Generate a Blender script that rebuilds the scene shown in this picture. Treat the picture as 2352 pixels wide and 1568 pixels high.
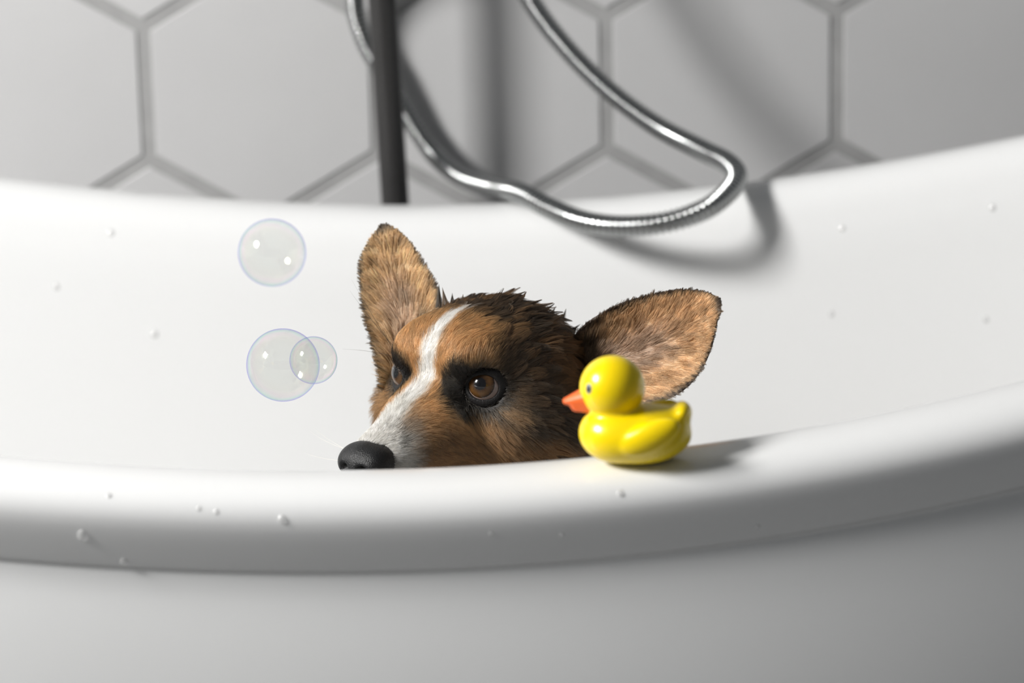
import bpy, bmesh, math, random
import numpy as np
from mathutils import Vector, Matrix
from mathutils.kdtree import KDTree
from mathutils.bvhtree import BVHTree

rng = np.random.default_rng(7)
random.seed(7)
scene = bpy.context.scene
COL = scene.collection
for o in list(bpy.data.objects):
    bpy.data.objects.remove(o)

# ------------------------------------------------------------------ camera
FPX = 6533.0                       # focal length in pixels of the 2352 px frame (100 mm on a 36 mm sensor)
TH, RH = math.radians(13.2), 0.0225
CAM = np.array([0.0, 0.0, 0.958])
FW = np.array([0, math.cos(TH), -math.sin(TH)])
R0 = np.array([1.0, 0, 0])
U0 = np.array([0, math.sin(TH), math.cos(TH)])
CR = R0 * math.cos(RH) - U0 * math.sin(RH)
CU = U0 * math.cos(RH) + R0 * math.sin(RH)

cam_d = bpy.data.cameras.new('camera')
cam = bpy.data.objects.new('camera', cam_d)
COL.objects.link(cam)
cam.matrix_world = Matrix(((CR[0], CU[0], -FW[0], CAM[0]), (CR[1], CU[1], -FW[1], CAM[1]),
                           (CR[2], CU[2], -FW[2], CAM[2]), (0, 0, 0, 1)))
cam_d.sensor_width = 36
cam_d.lens = FPX * 36 / 2352
cam_d.clip_start = 0.02
cam_d.dof.use_dof = True
cam_d.dof.focus_distance = 1.575
cam_d.dof.aperture_fstop = 6.3
scene.camera = cam

def ray(x, y):
    return FW + CR * ((x - 1176) / FPX) + CU * ((784 - y) / FPX)
def atD(x, y, d):                  # point at depth d along the optical axis
    return CAM + ray(x, y) * d
def atY(x, y, Y):                  # point in the plane of constant world Y
    r = ray(x, y)
    return CAM + r * (Y / r[1])

# ------------------------------------------------------------------ light
world = bpy.data.worlds.new('world')
scene.world = world
world.use_nodes = True
world.node_tree.nodes['Background'].inputs[0].default_value = (0.9, 0.95, 1.0, 1)
world.node_tree.nodes['Background'].inputs[1].default_value = 0.13

def area(name, loc, target, sx, sy, power, color=(1, 1, 1)):
    d = bpy.data.lights.new(name, 'AREA')
    d.shape = 'RECTANGLE'; d.size = sx; d.size_y = sy; d.energy = power; d.color = color
    o = bpy.data.objects.new(name, d)
    COL.objects.link(o)
    o.location = loc
    o.rotation_euler = (Vector(target) - Vector(loc)).to_track_quat('-Z', 'Y').to_euler()
    return o
WX = -1.62                          # left wall, where the window is
WIN_Y, WIN_Z = 0.90, 1.60
for dy in (-0.14, 0.14):            # daylight through the two sashes of the window
    area('window_daylight', (WX + 0.03, WIN_Y + dy, WIN_Z), (WX + 1.0, WIN_Y + dy + 0.49, WIN_Z - 0.64), 0.245, 0.53, 47, (1.0, 0.985, 0.96))
cy = scene.cycles
cy.adaptive_threshold = 0.03
cy.max_bounces = 5; cy.diffuse_bounces = 3; cy.glossy_bounces = 2; cy.transmission_bounces = 2; cy.transparent_max_bounces = 10

vs = scene.view_settings
vs.view_transform = 'Standard'
vs.look = 'None'
vs.gamma = 1.0
vs.use_curve_mapping = False
vs.exposure = 0.0

# ------------------------------------------------------------------ helpers
def tag(o, label=None, cat=None, group=None, kind=None):
    if label: o['label'] = label
    if cat: o['category'] = cat
    if group: o['group'] = group
    if kind: o['kind'] = kind
    return o

def empty(name, loc):
    o = bpy.data.objects.new(name, None)
    COL.objects.link(o)
    o.location = Vector(loc)
    o.empty_display_size = 0.02
    return o

def mesh_obj(name, verts, faces, mat=None, parent=None, smooth=True, world_verts=True):
    """verts given in world space; stored relative to the parent's location"""
    me = bpy.data.meshes.new(name)
    v = np.asarray(verts, float)
    if parent is not None and world_verts:
        v = v - np.array(abs_loc(parent))
    me.from_pydata(v.tolist(), [], [list(map(int, f)) for f in faces])
    me.update()
    if smooth:
        me.polygons.foreach_set('use_smooth', [True] * len(me.polygons))
    o = bpy.data.objects.new(name, me)
    COL.objects.link(o)
    if parent is not None: o.parent = parent
    if mat is not None: me.materials.append(mat)
    return o

def abs_loc(o):
    p = Vector(o.location)
    while o.parent is not None:
        o = o.parent
        p = p + Vector(o.location)
    return p

def bm_obj(name, bm, mat=None, parent=None, smooth=True):
    me = bpy.data.meshes.new(name)
    if parent is not None:
        bmesh.ops.translate(bm, verts=bm.verts, vec=-abs_loc(parent))
    bm.to_mesh(me); bm.free()
    if smooth:
        me.polygons.foreach_set('use_smooth', [True] * len(me.polygons))
    o = bpy.data.objects.new(name, me)
    COL.objects.link(o)
    if parent is not None: o.parent = parent
    if mat is not None: me.materials.append(mat)
    return o

def box_bm(x0, x1, y0, y1, z0, z1, bevel=0.0, seg=2):
    bm = bmesh.new()
    bmesh.ops.create_cube(bm, size=1)
    for v in bm.verts:
        v.co = Vector(((x0 + x1) / 2 + v.co.x * (x1 - x0), (y0 + y1) / 2 + v.co.y * (y1 - y0), (z0 + z1) / 2 + v.co.z * (z1 - z0)))
    if bevel:
        bmesh.ops.bevel(bm, geom=list(bm.edges), offset=bevel, segments=seg, affect='EDGES', profile=0.5)
    return bm

def new_mat(name):
    m = bpy.data.materials.new(name)
    m.use_nodes = True
    nt = m.node_tree
    return m, nt, nt.nodes['Principled BSDF']

def mat_pb(name, col, rough=0.5, metal=0.0, spec=0.5, coat=0.0, var=0.0, scale=8.0, bump=0.0, bscale=80.0, sss=0.0, rough_var=0.0):
    m, nt, b = new_mat(name)
    b.inputs['Base Color'].default_value = (*col, 1)
    b.inputs['Roughness'].default_value = rough
    b.inputs['Metallic'].default_value = metal
    b.inputs['Specular IOR Level'].default_value = spec
    b.inputs['Coat Weight'].default_value = coat
    b.inputs['Coat Roughness'].default_value = 0.05
    if sss:
        b.inputs['Subsurface Weight'].default_value = sss
        b.inputs['Subsurface Radius'].default_value = (0.004, 0.003, 0.001)
    tc = nt.nodes.new('ShaderNodeTexCoord')
    if var or rough_var:
        n = nt.nodes.new('ShaderNodeTexNoise')
        n.inputs['Scale'].default_value = scale
        n.inputs['Detail'].default_value = 4
        nt.links.new(tc.outputs['Object'], n.inputs['Vector'])
        if var:
            r = nt.nodes.new('ShaderNodeValToRGB')
            r.color_ramp.elements[0].position = 0.3
            r.color_ramp.elements[1].position = 0.7
            r.color_ramp.elements[0].color = (*[c * (1 - var) for c in col], 1)
            r.color_ramp.elements[1].color = (*[min(1, c * (1 + var)) for c in col], 1)
            nt.links.new(n.outputs['Fac'], r.inputs['Fac'])
            nt.links.new(r.outputs['Color'], b.inputs['Base Color'])
        if rough_var:
            mr = nt.nodes.new('ShaderNodeMapRange')
            mr.inputs['To Min'].default_value = max(0, rough - rough_var)
            mr.inputs['To Max'].default_value = rough + rough_var
            nt.links.new(n.outputs['Fac'], mr.inputs['Value'])
            nt.links.new(mr.outputs['Result'], b.inputs['Roughness'])
    if bump:
        n2 = nt.nodes.new('ShaderNodeTexNoise')
        n2.inputs['Scale'].default_value = bscale
        n2.inputs['Detail'].default_value = 3
        bp = nt.nodes.new('ShaderNodeBump')
        bp.inputs['Strength'].default_value = bump
        bp.inputs['Distance'].default_value = 0.001
        nt.links.new(tc.outputs['Object'], n2.inputs['Vector'])
        nt.links.new(n2.outputs['Fac'], bp.inputs['Height'])
        nt.links.new(bp.outputs['Normal'], b.inputs['Normal'])
    return m

# ---- implicit surfaces: numpy distance functions and naive surface nets
def smin(a, b, k):
    h = np.clip(0.5 + 0.5 * (b - a) / k, 0, 1)
    return b + (a - b) * h - k * h * (1 - h)
def smax(a, b, k):
    return -smin(-a, -b, k)
def d_ell(p, c, r):
    q = p - np.asarray(c, np.float32)
    r = np.asarray(r, np.float32)
    k0 = np.sqrt(((q / r) ** 2).sum(-1))
    k1 = np.sqrt(((q / (r * r)) ** 2).sum(-1)) + 1e-9
    return k0 * (k0 - 1) / k1
def d_cone(p, a, b, ra, rb, sq=(1, 1, 1)):
    a = np.asarray(a, np.float32); b = np.asarray(b, np.float32)
    s = np.asarray(sq, np.float32)
    ab = (b - a) / s
    q = (p - a) / s
    t = np.clip((q @ ab) / (ab @ ab), 0, 1)
    return np.sqrt(((q - t[..., None] * ab) ** 2).sum(-1)) - (ra + (rb - ra) * t)

def surface_nets(sdf, lo, hi, h):
    lo = np.array(lo, np.float32); hi = np.array(hi, np.float32)
    n = np.ceil((hi - lo) / h).astype(int) + 1
    ax = [lo[i] + h * np.arange(n[i], dtype=np.float32) for i in range(3)]
    V = np.empty(tuple(n), np.float32)
    for i in range(0, n[0], 16):
        X, Y, Z = np.meshgrid(ax[0][i:i + 16], ax[1], ax[2], indexing='ij')
        V[i:i + 16] = sdf(np.stack([X, Y, Z], -1))
    ins = V < 0
    c = np.zeros(tuple(n - 1), int)
    for dx in (0, 1):
        for dy in (0, 1):
            for dz in (0, 1):
                c += ins[dx:n[0] - 1 + dx, dy:n[1] - 1 + dy, dz:n[2] - 1 + dz]
    act = (c > 0) & (c < 8)
    idx = -np.ones(tuple(n - 1), int)
    cells = np.argwhere(act)
    idx[act] = np.arange(len(cells))
    # vertex: average of the edge crossings
    acc = np.zeros((len(cells), 3)); cnt = np.zeros(len(cells))
    corners = [(a, b, d) for a in (0, 1) for b in (0, 1) for d in (0, 1)]
    vals = {k: V[cells[:, 0] + k[0], cells[:, 1] + k[1], cells[:, 2] + k[2]] for k in corners}
    for k in corners:
        for axi in range(3):
            if k[axi] == 0:
                k2 = list(k); k2[axi] = 1; k2 = tuple(k2)
                a, b = vals[k], vals[k2]
                m = (a < 0) != (b < 0)
                t = np.where(m, a / np.where(m, a - b, 1), 0)
                pt = np.tile(np.array(k, float), (len(cells), 1))
                pt[:, axi] = t
                acc[m] += pt[m]; cnt[m] += 1
    verts = lo + h * (cells + acc / cnt[:, None])
    faces = []
    for axi in range(3):
        sl0 = [slice(None)] * 3; sl1 = [slice(None)] * 3
        sl0[axi] = slice(0, -1); sl1[axi] = slice(1, None)
        a, b = ins[tuple(sl0)], ins[tuple(sl1)]
        for sign in (0, 1):
            e = np.argwhere((a & ~b) if sign == 0 else (~a & b))
            o1, o2 = (axi + 1) % 3, (axi + 2) % 3
            ok = (e[:, o1] > 0) & (e[:, o2] > 0) & (e[:, o1] < n[o1] - 1) & (e[:, o2] < n[o2] - 1)
            e = e[ok]
            q = []
            for s1, s2 in ((-1, -1), (0, -1), (0, 0), (-1, 0)):
                k = e.copy(); k[:, o1] += s1; k[:, o2] += s2
                q.append(idx[k[:, 0], k[:, 1], k[:, 2]])
            q = np.stack(q, 1)
            if sign == 1: q = q[:, ::-1]
            faces.append(q)
    faces = np.concatenate(faces)
    verts = verts.astype(np.float32)
    # pull the vertices onto the surface
    for _ in range(2):
        d = sdf(verts)
        g = grad(sdf, verts, h * 0.3)
        verts = verts - np.clip(d, -h, h)[:, None] * g
    return verts, faces
def grad(sdf, p, e):
    g = np.stack([sdf(p + np.array(v, np.float32) * e) - sdf(p - np.array(v, np.float32) * e) for v in ((1, 0, 0), (0, 1, 0), (0, 0, 1))], -1)
    return g / (np.linalg.norm(g, axis=-1, keepdims=True) + 1e-9)

def sst(a, b, x):
    t = np.clip((x - a) / (b - a), 0, 1)
    return t * t * (3 - 2 * t)

def tube_mesh(path, radius_fn, seg=16, cap=True):
    """path: (n,3) array; parallel-transport frames; radius_fn(i, arclen)"""
    path = np.asarray(path, float)
    n = len(path)
    T = np.gradient(path, axis=0); T /= np.linalg.norm(T, axis=1, keepdims=True)
    arc = np.concatenate([[0], np.cumsum(np.linalg.norm(np.diff(path, axis=0), axis=1))])
    N = np.cross(T[0], [0.3, 0.9, 0.2]); N /= np.linalg.norm(N)
    verts = []
    ang = np.linspace(0, 2 * math.pi, seg, endpoint=False)
    for i in range(n):
        N = N - (N @ T[i]) * T[i]; N /= np.linalg.norm(N)
        B = np.cross(T[i], N)
        r = radius_fn(i, arc[i])
        verts.append(path[i] + r * (np.cos(ang)[:, None] * N + np.sin(ang)[:, None] * B))
    verts = np.concatenate(verts)
    faces = []
    for i in range(n - 1):
        for j in range(seg):
            a = i * seg + j; b = i * seg + (j + 1) % seg
            faces.append((a, b, b + seg, a + seg))
    if cap:
        faces.append(tuple(range(seg))[::-1])
        faces.append(tuple(range((n - 1) * seg, n * seg)))
    return verts, faces

def catmull(pts, per=24):
    P = np.asarray(pts, float)
    P = np.concatenate([[2 * P[0] - P[1]], P, [2 * P[-1] - P[-2]]])
    out = []
    for i in range(1, len(P) - 2):
        p0, p1, p2, p3 = P[i - 1], P[i], P[i + 1], P[i + 2]
        for t in np.linspace(0, 1, per, endpoint=False):
            out.append(0.5 * (2 * p1 + (p2 - p0) * t + (2 * p0 - 5 * p1 + 4 * p2 - p3) * t * t + (-p0 + 3 * p1 - 3 * p2 + p3) * t ** 3))
    out.append(P[-2])
    return np.array(out)
def resample(path, step):
    arc = np.concatenate([[0], np.cumsum(np.linalg.norm(np.diff(path, axis=0), axis=1))])
    s = np.arange(0, arc[-1], step)
    return np.stack([np.interp(s, arc, path[:, k]) for k in range(3)], 1)

# ------------------------------------------------------------------ the room
M_PLASTER = mat_pb('white_plaster', (0.50, 0.50, 0.49), 0.8, var=0.03, scale=3)
M_GROUT = mat_pb('grey_grout', (0.32, 0.32, 0.32), 0.9, var=0.08, scale=40, bump=0.3, bscale=300)
M_TILE = mat_pb('satin_wall_tile', (0.50, 0.50, 0.505), 0.42, var=0.03, scale=6, rough_var=0.05)
M_FLOOR = mat_pb('grey_floor_tile', (0.30, 0.30, 0.30), 0.45, var=0.06, scale=5)
WALL_Y = 2.258
XR, ZC, YF = 1.9, 2.7, -1.6

def structure(name, bm, mat):
    return tag(bm_obj(name, bm, mat, smooth=False), kind='structure')
wall_back = structure('wall_back', box_bm(WX - 0.1, XR + 0.1, WALL_Y, WALL_Y + 0.1, 0, ZC), M_GROUT)
floor = structure('floor', box_bm(WX - 0.1, XR + 0.1, YF - 0.1, WALL_Y + 0.1, -0.08, -0.004), M_GROUT)
# left wall with a window opening
wy0, wy1, wz0, wz1 = WIN_Y - 0.30, WIN_Y + 0.30, WIN_Z - 0.31, WIN_Z + 0.31
bm = bmesh.new()
for a in ((YF, wy0, 0, ZC), (wy1, WALL_Y, 0, ZC), (wy0, wy1, 0, wz0), (wy0, wy1, wz1, ZC)):
    t = box_bm(WX - 0.1, WX, a[0], a[1], a[2], a[3])
    me = bpy.data.meshes.new('tmp'); t.to_mesh(me); t.free(); bm.from_mesh(me); bpy.data.meshes.remove(me)
structure('wall_left', bm, M_PLASTER)
M_FRAME = mat_pb('white_window_frame', (0.75, 0.75, 0.74), 0.4, var=0.02)
M_PANE = mat_pb('frosted_bright_pane', (0.85, 0.88, 0.9), 0.3, var=0.02)
win = tag(empty('window_1', (WX - 0.05, WIN_Y, WIN_Z)), kind='structure')
bm = bmesh.new()
for a in ((wy0, wy1, wz0, wz0 + 0.035), (wy0, wy1, wz1 - 0.035, wz1), (wy0, wy0 + 0.035, wz0 + 0.035, wz1 - 0.035),
          (wy1 - 0.035, wy1, wz0 + 0.035, wz1 - 0.035), (WIN_Y - 0.025, WIN_Y + 0.025, wz0 + 0.035, wz1 - 0.035)):
    t = box_bm(WX - 0.06, WX - 0.01, *a, bevel=0.004)
    me = bpy.data.meshes.new('tmp'); t.to_mesh(me); t.free(); bm.from_mesh(me); bpy.data.meshes.remove(me)
bm_obj('window_frame', bm, M_FRAME, win, smooth=False)
for ya, yb in ((wy0 + 0.035, WIN_Y - 0.025), (WIN_Y + 0.025, wy1 - 0.035)):
    bm_obj('pane', box_bm(WX - 0.04, WX - 0.034, ya, yb, wz0 + 0.035, wz1 - 0.035), M_PANE, win, smooth=False)

# hexagonal wall tiles, each its own piece on the wall
HW = 0.1838                         # across flats
HE = HW / math.sqrt(3)              # edge
def hex_tile_mesh(name, gap, thick, bev, axis):
    bm = bmesh.new()
    R = (HW - gap) / math.sqrt(3)
    ring = [(R * math.sin(math.radians(60 * k)), R * math.cos(math.radians(60 * k))) for k in range(6)]
    rb = (R - bev / math.cos(math.radians(30))) / R
    lv = []
    for s, d in ((1.0, 0.0), (1.0, thick - bev), (1 - (1 - rb) * 0.35, thick - bev * 0.3), (rb, thick)):
        lv.append([bm.verts.new((a * s, -d, b * s) if axis == 'y' else (a * s, b * s, d)) for a, b in ring])
    for i in range(3):
        for k in range(6):
            f = (lv[i][k], lv[i][(k + 1) % 6], lv[i + 1][(k + 1) % 6], lv[i + 1][k])
            bm.faces.new(f)
    bm.faces.new(lv[3])
    bmesh.ops.recalc_face_normals(bm, faces=bm.faces)
    me = bpy.data.meshes.new(name)
    bm.to_mesh(me); bm.free()
    return me
tile_me = hex_tile_mesh('wall_tile', 0.0112, 0.0013, 0.0006, 'y')
tile_me.materials.append(M_TILE)
VX, VZ = -0.2874, 0.6917            # a measured joint: foot of an upright edge's upper end
nrow = range(-4, 5); ncol = range(-4, 6)
for r in nrow:
    zc = VZ - HE / 2 + r * 1.5 * HE
    for c in ncol:
        xc = VX + HW / 2 + c * HW + (HW / 2 if r % 2 else 0)
        if abs(xc) > 0.95: continue
        o = bpy.data.objects.new('tile', tile_me)
        COL.objects.link(o)
        o.parent = wall_back
        o.location = (xc, WALL_Y, zc)
ftile = hex_tile_mesh('floor_tile', 0.004, 0.004, 0.0012, 'z')
ftile.materials.append(M_FLOOR)
for r in range(-2, 12):
    for c in range(-5, 6):
        o = bpy.data.objects.new('tile', ftile)
        COL.objects.link(o)
        o.parent = floor
        o.location = (c * HW + (HW / 2 if r % 2 else 0), 0.45 + r * 1.5 * HE, -0.004)

# ------------------------------------------------------------------ bathtub
TPHI, TYC, TB, TZ0, TX1, K2, K3, K4, TX0 = -0.0146, 1.6933, 0.359, 0.5815, -0.0566, 0.3019, 0.0495, -0.1346, -0.162
TA, TN = 0.88, 2.3
FLOOR_Z = 0.115
def crest_z(u):
    q = u - TX1
    return TZ0 + K2 * q * q + K3 * q ** 3 + K4 * q ** 4
def tub_point(th, off, h):
    """h: ('r', dz) relative to the crest, or ('a', f, z) blend between the rim underside and an absolute height"""
    c, s = np.cos(th), np.sin(th)
    cu = np.sign(c) * np.abs(c) ** (2 / TN); sv = np.sign(s) * np.abs(s) ** (2 / TN)
    u = TX0 + (TA - off) * cu
    v = (TB - off) * sv
    zc = crest_z(TX0 + TA * cu) - 0.002
    if h[0] == 'r': z = zc + h[1]
    else: z = (zc - 0.0428) * h[1] + h[2] * (1 - h[1])
    co, si = math.cos(TPHI), math.sin(TPHI)
    return np.stack([u * co - v * si, TYC + u * si + v * co, z], -1)
prof = []
for f, off in ((0, 0.16), (0, 0.115), (0.02, 0.09), (0.08, 0.075), (0.2, 0.05), (0.35, 0.022), (0.5, -0.006), (0.62, -0.020), (0.74, -0.0275), (0.84, -0.027), (0.92, -0.0235), (0.97, -0.0195), (0.993, -0.0175)):
    prof.append((off, ('a', f, 0.0)))
# the rim: undercut, a lip that tapers in below its widest line, a broad rounded top, then down into the bath
LIP = [(-0.0175, -0.0478), (-0.0180, -0.0484), (-0.0190, -0.0480), (-0.0198, -0.0465), (-0.0215, -0.0425), (-0.0240, -0.0365), (-0.0262, -0.0305), (-0.0281, -0.0245), (-0.0290, -0.0190), (-0.0288, -0.0145),
       (-0.0272, -0.0100), (-0.0245, -0.0065), (-0.0205, -0.0036), (-0.0150, -0.0015), (-0.0080, -0.0003), (0.0, 0.0), (0.0080, -0.0004), (0.0155, -0.0019), (0.0220, -0.0050), (0.0275, -0.0100),
       (0.0320, -0.0175), (0.0350, -0.0260), (0.0375, -0.0360)]
for off, dz in LIP: prof.append((off, ('r', dz * (0.89 if off < 0 else 1.0))))
for f, off in ((1.0, 0.0395), (0.95, 0.0425), (0.88, 0.0465), (0.8, 0.051), (0.65, 0.061), (0.5, 0.074), (0.35, 0.09), (0.22, 0.108), (0.12, 0.126), (0.05, 0.148), (0.015, 0.172), (0.0, 0.20), (0.0, 0.26), (0.0, 0.345)):
    prof.append((off, ('a', f, FLOOR_Z)))
NT = 320
ths = np.linspace(0, 2 * math.pi, NT, endpoint=False)
# spread the stations evenly along the oval
fine = np.linspace(0, 2 * math.pi, 6000)
pf = tub_point(fine, 0, ('r', 0))
arc = np.concatenate([[0], np.cumsum(np.linalg.norm(np.diff(pf, axis=0), axis=1))])
ths = np.interp(np.linspace(0, arc[-1], NT, endpoint=False), arc, fine)
tv = np.concatenate([tub_point(ths, off, h) for off, h in prof])
tf = []
for i in range(len(prof) - 1):
    for j in range(NT):
        a = i * NT + j; b = i * NT + (j + 1) % NT
        tf.append((a, b, b + NT, a + NT))
tf.append(tuple(range(NT))[::-1])
tf.append(tuple(range((len(prof) - 1) * NT, len(prof) * NT)))
M_TUB = mat_pb('white_acrylic', (0.735, 0.74, 0.742), 0.22, spec=0.5, rough_var=0.06, scale=14)
tub = mesh_obj('bathtub', tv, tf, M_TUB)
tub.data.validate()
tag(tub, 'white freestanding bathtub with a thick rolled rim rising towards its ends', 'bathtub')
TUB_BVH = BVHTree.FromPolygons([Vector(v) for v in tv], tf)
def on_tub(x, y):
    d = Vector(ray(x, y)).normalized()
    loc, n, i, dist = TUB_BVH.ray_cast(Vector(CAM), d)
    if n.dot(d) > 0: n = -n
    return loc, n

# ------------------------------------------------------------------ shower pole and hose
M_BLACK = mat_pb('black_metal', (0.022, 0.021, 0.021), 0.38, metal=0.0, spec=0.6, rough_var=0.08, scale=30)
M_CHROME = mat_pb('chrome', (0.36, 0.37, 0.37), 0.2, metal=1.0, rough_var=0.04, scale=60)
POLE_Y = 2.185
p_lo = atY(907, 455, POLE_Y); p_hi = atY(877, 0, POLE_Y - 0.004)
pd = (p_hi - p_lo) / (p_hi[2] - p_lo[2])
p_base = p_lo - pd * p_lo[2]
p_top = p_lo + pd * (1.55 - p_lo[2])
pole = empty('shower_pole', p_base)
v, f = tube_mesh(np.linspace(p_base + pd * 0.012, p_top, 12), lambda i, s: 0.0109, 28)
mesh_obj('riser', v, f, M_BLACK, pole)
v, f = tube_mesh([p_base, p_base + pd * 0.003, p_base + pd * 0.012, p_base + pd * 0.014], lambda i, s: (0.035, 0.036, 0.034, 0.02)[i], 32)
mesh_obj('floor_flange', v, f, M_BLACK, pole)
v, f = tube_mesh([p_top - pd * 0.01, p_top - pd * 0.008, p_top + pd * 0.012, p_top + pd * 0.016], lambda i, s: (0.012, 0.0135, 0.0135, 0.009)[i], 24)
mesh_obj('end_cap', v, f, M_BLACK, pole)
for zz in (0.32, 1.42):
    q = p_base + pd * zz
    v, f = tube_mesh(np.linspace(q + np.array([0, 0.006, 0]), [q[0], WALL_Y - 0.003, q[2]], 4), lambda i, s: (0.008, 0.008, 0.008, 0.02)[i], 20)
    mesh_obj('wall_bracket', v, f, M_BLACK, pole)
tag(pole, 'straight black metal shower pole standing between bathtub and tiled wall', 'shower pole')

hose_px = [(866, -330, 2.150), (846, -230, 2.178), (824, -110, 2.212), (815, 0, 2.230), (832, 80, 2.236), (868, 152, 2.236), (912, 220, 2.240), (950, 288, 2.240), (1000, 358, 2.232), (1060, 407, 2.200), (1130, 430, 2.120), (1195, 443, 2.036),
           (1262, 478, 1.998), (1340, 508, 1.978), (1430, 519, 1.964), (1530, 510, 1.955), (1620, 480, 1.962), (1676, 437, 1.985),
           (1692, 402, 2.010), (1668, 372, 2.035), (1610, 343, 2.06), (1500, 284, 2.085), (1385, 196, 2.10), (1285, 92, 2.11), (1212, -10, 2.12),
           (1140, -150, 2.13), (1070, -320, 2.14), (1005, -520, 2.15), (975, -640, 2.15)]
hp = resample(catmull([atY(*p) for p in hose_px], 30), 0.00044)
PITCH = 0.0044
def hose_r(i, s):
    return 0.0077 - 0.0014 * min(1.0, 1.6 * max(0.0, 1 - abs((s / PITCH) % 1.0 - 0.5) / 0.3))
v, f = tube_mesh(hp, hose_r, 18)
hose = empty('shower_hose', hp[len(hp) // 2])
mesh_obj('ribbed_sleeve', v, f, M_CHROME, hose)
for end, nxt in ((hp[0], hp[40]), (hp[-1], hp[-41])):
    d = (end - nxt) / np.linalg.norm(end - nxt)
    v, f = tube_mesh([nxt, nxt + d * 0.001, end + d * 0.012, end + d * 0.014], lambda i, s: (0.0075, 0.009, 0.0085, 0.006)[i], 20)
    mesh_obj('end_nut', v, f, M_CHROME, hose)
tag(hose, 'ribbed chrome shower hose looping over the far rim of the bathtub', 'shower hose')
# what the two ends of the hose screw into, above the frame, plus an added tap body
d1 = p_base + pd * ((hp[0][2] + 0.02))
v, f = tube_mesh(np.linspace(d1, hp[0] + (hp[0] - hp[25]) / np.linalg.norm(hp[0] - hp[25]) * 0.016, 5), lambda i, s: 0.0095, 20)
mesh_obj('hose_outlet', v, f, M_BLACK, pole)
mz_ = p_base + pd * (hp[0][2] + 0.035)  # unseen tap body with knobs, added to deepen the shadow on the tiles
mx0 = np.array([mz_[0] - 0.085, mz_[1] - 0.052, mz_[2]]); mx1 = mx0 + np.array([0.19, 0, 0])
v, f = tube_mesh(np.linspace(mx0, mx1, 9), lambda i, s: (0.020, 0.024, 0.024, 0.024, 0.024, 0.024, 0.024, 0.024, 0.020)[i], 28)
added_mixer = mesh_obj('added_mixer_body', v, f, M_BLACK, pole)
for e, sx in ((mx0, -1), (mx1, 1)):
    v, f = tube_mesh([e + np.array([0.002 * sx, 0, 0]), e + np.array([0.004 * sx, 0, 0]), e + np.array([0.045 * sx, 0, 0]), e + np.array([0.048 * sx, 0, 0])], lambda i, s: (0.018, 0.0215, 0.0225, 0.017)[i], 28)
    mesh_obj('added_mixer_knob', v, f, M_BLACK, added_mixer)
v, f = tube_mesh(np.linspace(mz_, mz_ - np.array([0, 0.052, 0]), 4), lambda i, s: 0.014, 20)
mesh_obj('added_mixer_neck', v, f, M_BLACK, pole)
hs_a = hp[-1] + (hp[-1] - hp[-26]) / np.linalg.norm(hp[-1] - hp[-26]) * 0.012
hs_dir = np.array([-0.05, -0.35, 1.0]); hs_dir /= np.linalg.norm(hs_dir)
pts = [hs_a, hs_a + hs_dir * 0.02, hs_a + hs_dir * 0.10, hs_a + hs_dir * 0.17, hs_a + hs_dir * 0.2 + np.array([0, -0.012, 0])]
v, f = tube_mesh(catmull(pts, 6), lambda i, s: 0.0095 + 0.003 * math.sin(s * 14), 20)
grip = mesh_obj('hand_shower', v, f, M_BLACK, hose)
hc = pts[-1] + np.array([0, -0.008, 0.02]); hn = np.array([-0.05, -0.9, -0.45]); hn /= np.linalg.norm(hn)
v, f = tube_mesh([hc - hn * 0.02, hc - hn * 0.016, hc, hc + hn * 0.012, hc + hn * 0.014], lambda i, s: (0.012, 0.025, 0.045, 0.047, 0.042)[i], 36)
mesh_obj('spray_head', v, f, M_BLACK, grip)
q = p_base + pd * (hs_a[2] + 0.05)
v, f = tube_mesh(np.linspace(q, hs_a + hs_dir * 0.05, 4), lambda i, s: 0.011, 18)
mesh_obj('shower_cradle', v, f, M_BLACK, pole)

# ------------------------------------------------------------------ rubber duck
def crest_at(x):
    """point on top of the near rim at world x"""
    P = tub_point(np.linspace(math.pi * 1.05, math.pi * 1.95, 2000), 0.0, ('r', 0.0))
    i = np.argmin(abs(P[:, 0] - x))
    return P[i]
dk = crest_at(atD(1464, 1068, 1.372)[0])
DUCK = np.array([dk[0], dk[1] - 0.006, dk[2] - 0.0009])
def duck_sdf(p):
    p = p * 1000.0                                   # millimetres; x = forward, y = side, z = up
    a = p.copy(); a[..., 1] = np.abs(a[..., 1])
    body = d_ell(p, (-1, 0, 14.5), (26, 20.5, 14.5))
    body = smin(body, d_ell(p, (11, 0, 15.5), (16.5, 17, 13.5)), 5)
    body = smin(body, d_cone(p, (-10, 0, 17), (-22.5, 0, 24.5), 9.5, 3.6, (1, 1.35, 1)), 7)
    body = smin(body, d_ell(p, (-22.5, 0, 26.5), (3.6, 8.5, 3.6)), 4)
    ca, sa = math.cos(0.42), math.sin(0.42)          # wings, tipped up towards the tail
    w = a - np.array((-7.5, 18.2, 18.0), np.float32)
    wr = np.stack([w[..., 0] * ca - w[..., 2] * sa, w[..., 1], w[..., 0] * sa + w[..., 2] * ca], -1)
    body = smin(body, d_ell(wr, (0, 0, 0), (15, 4.6, 7.2)), 2.2)
    head = d_ell(p, (11.2, 0, 37.8), (15.9, 15.4, 15.7))
    d = smin(body, head, 3.0)
    return smax(d, 0.9 - p[..., 2], 2.5) / 1000.0
v, f = surface_nets(duck_sdf, (-0.034, -0.028, -0.002), (0.034, 0.028, 0.058), 0.0011)
YAW = math.radians(176)
DR = np.array(((math.cos(YAW), -math.sin(YAW), 0), (math.sin(YAW), math.cos(YAW), 0), (0, 0, 1)))
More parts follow.
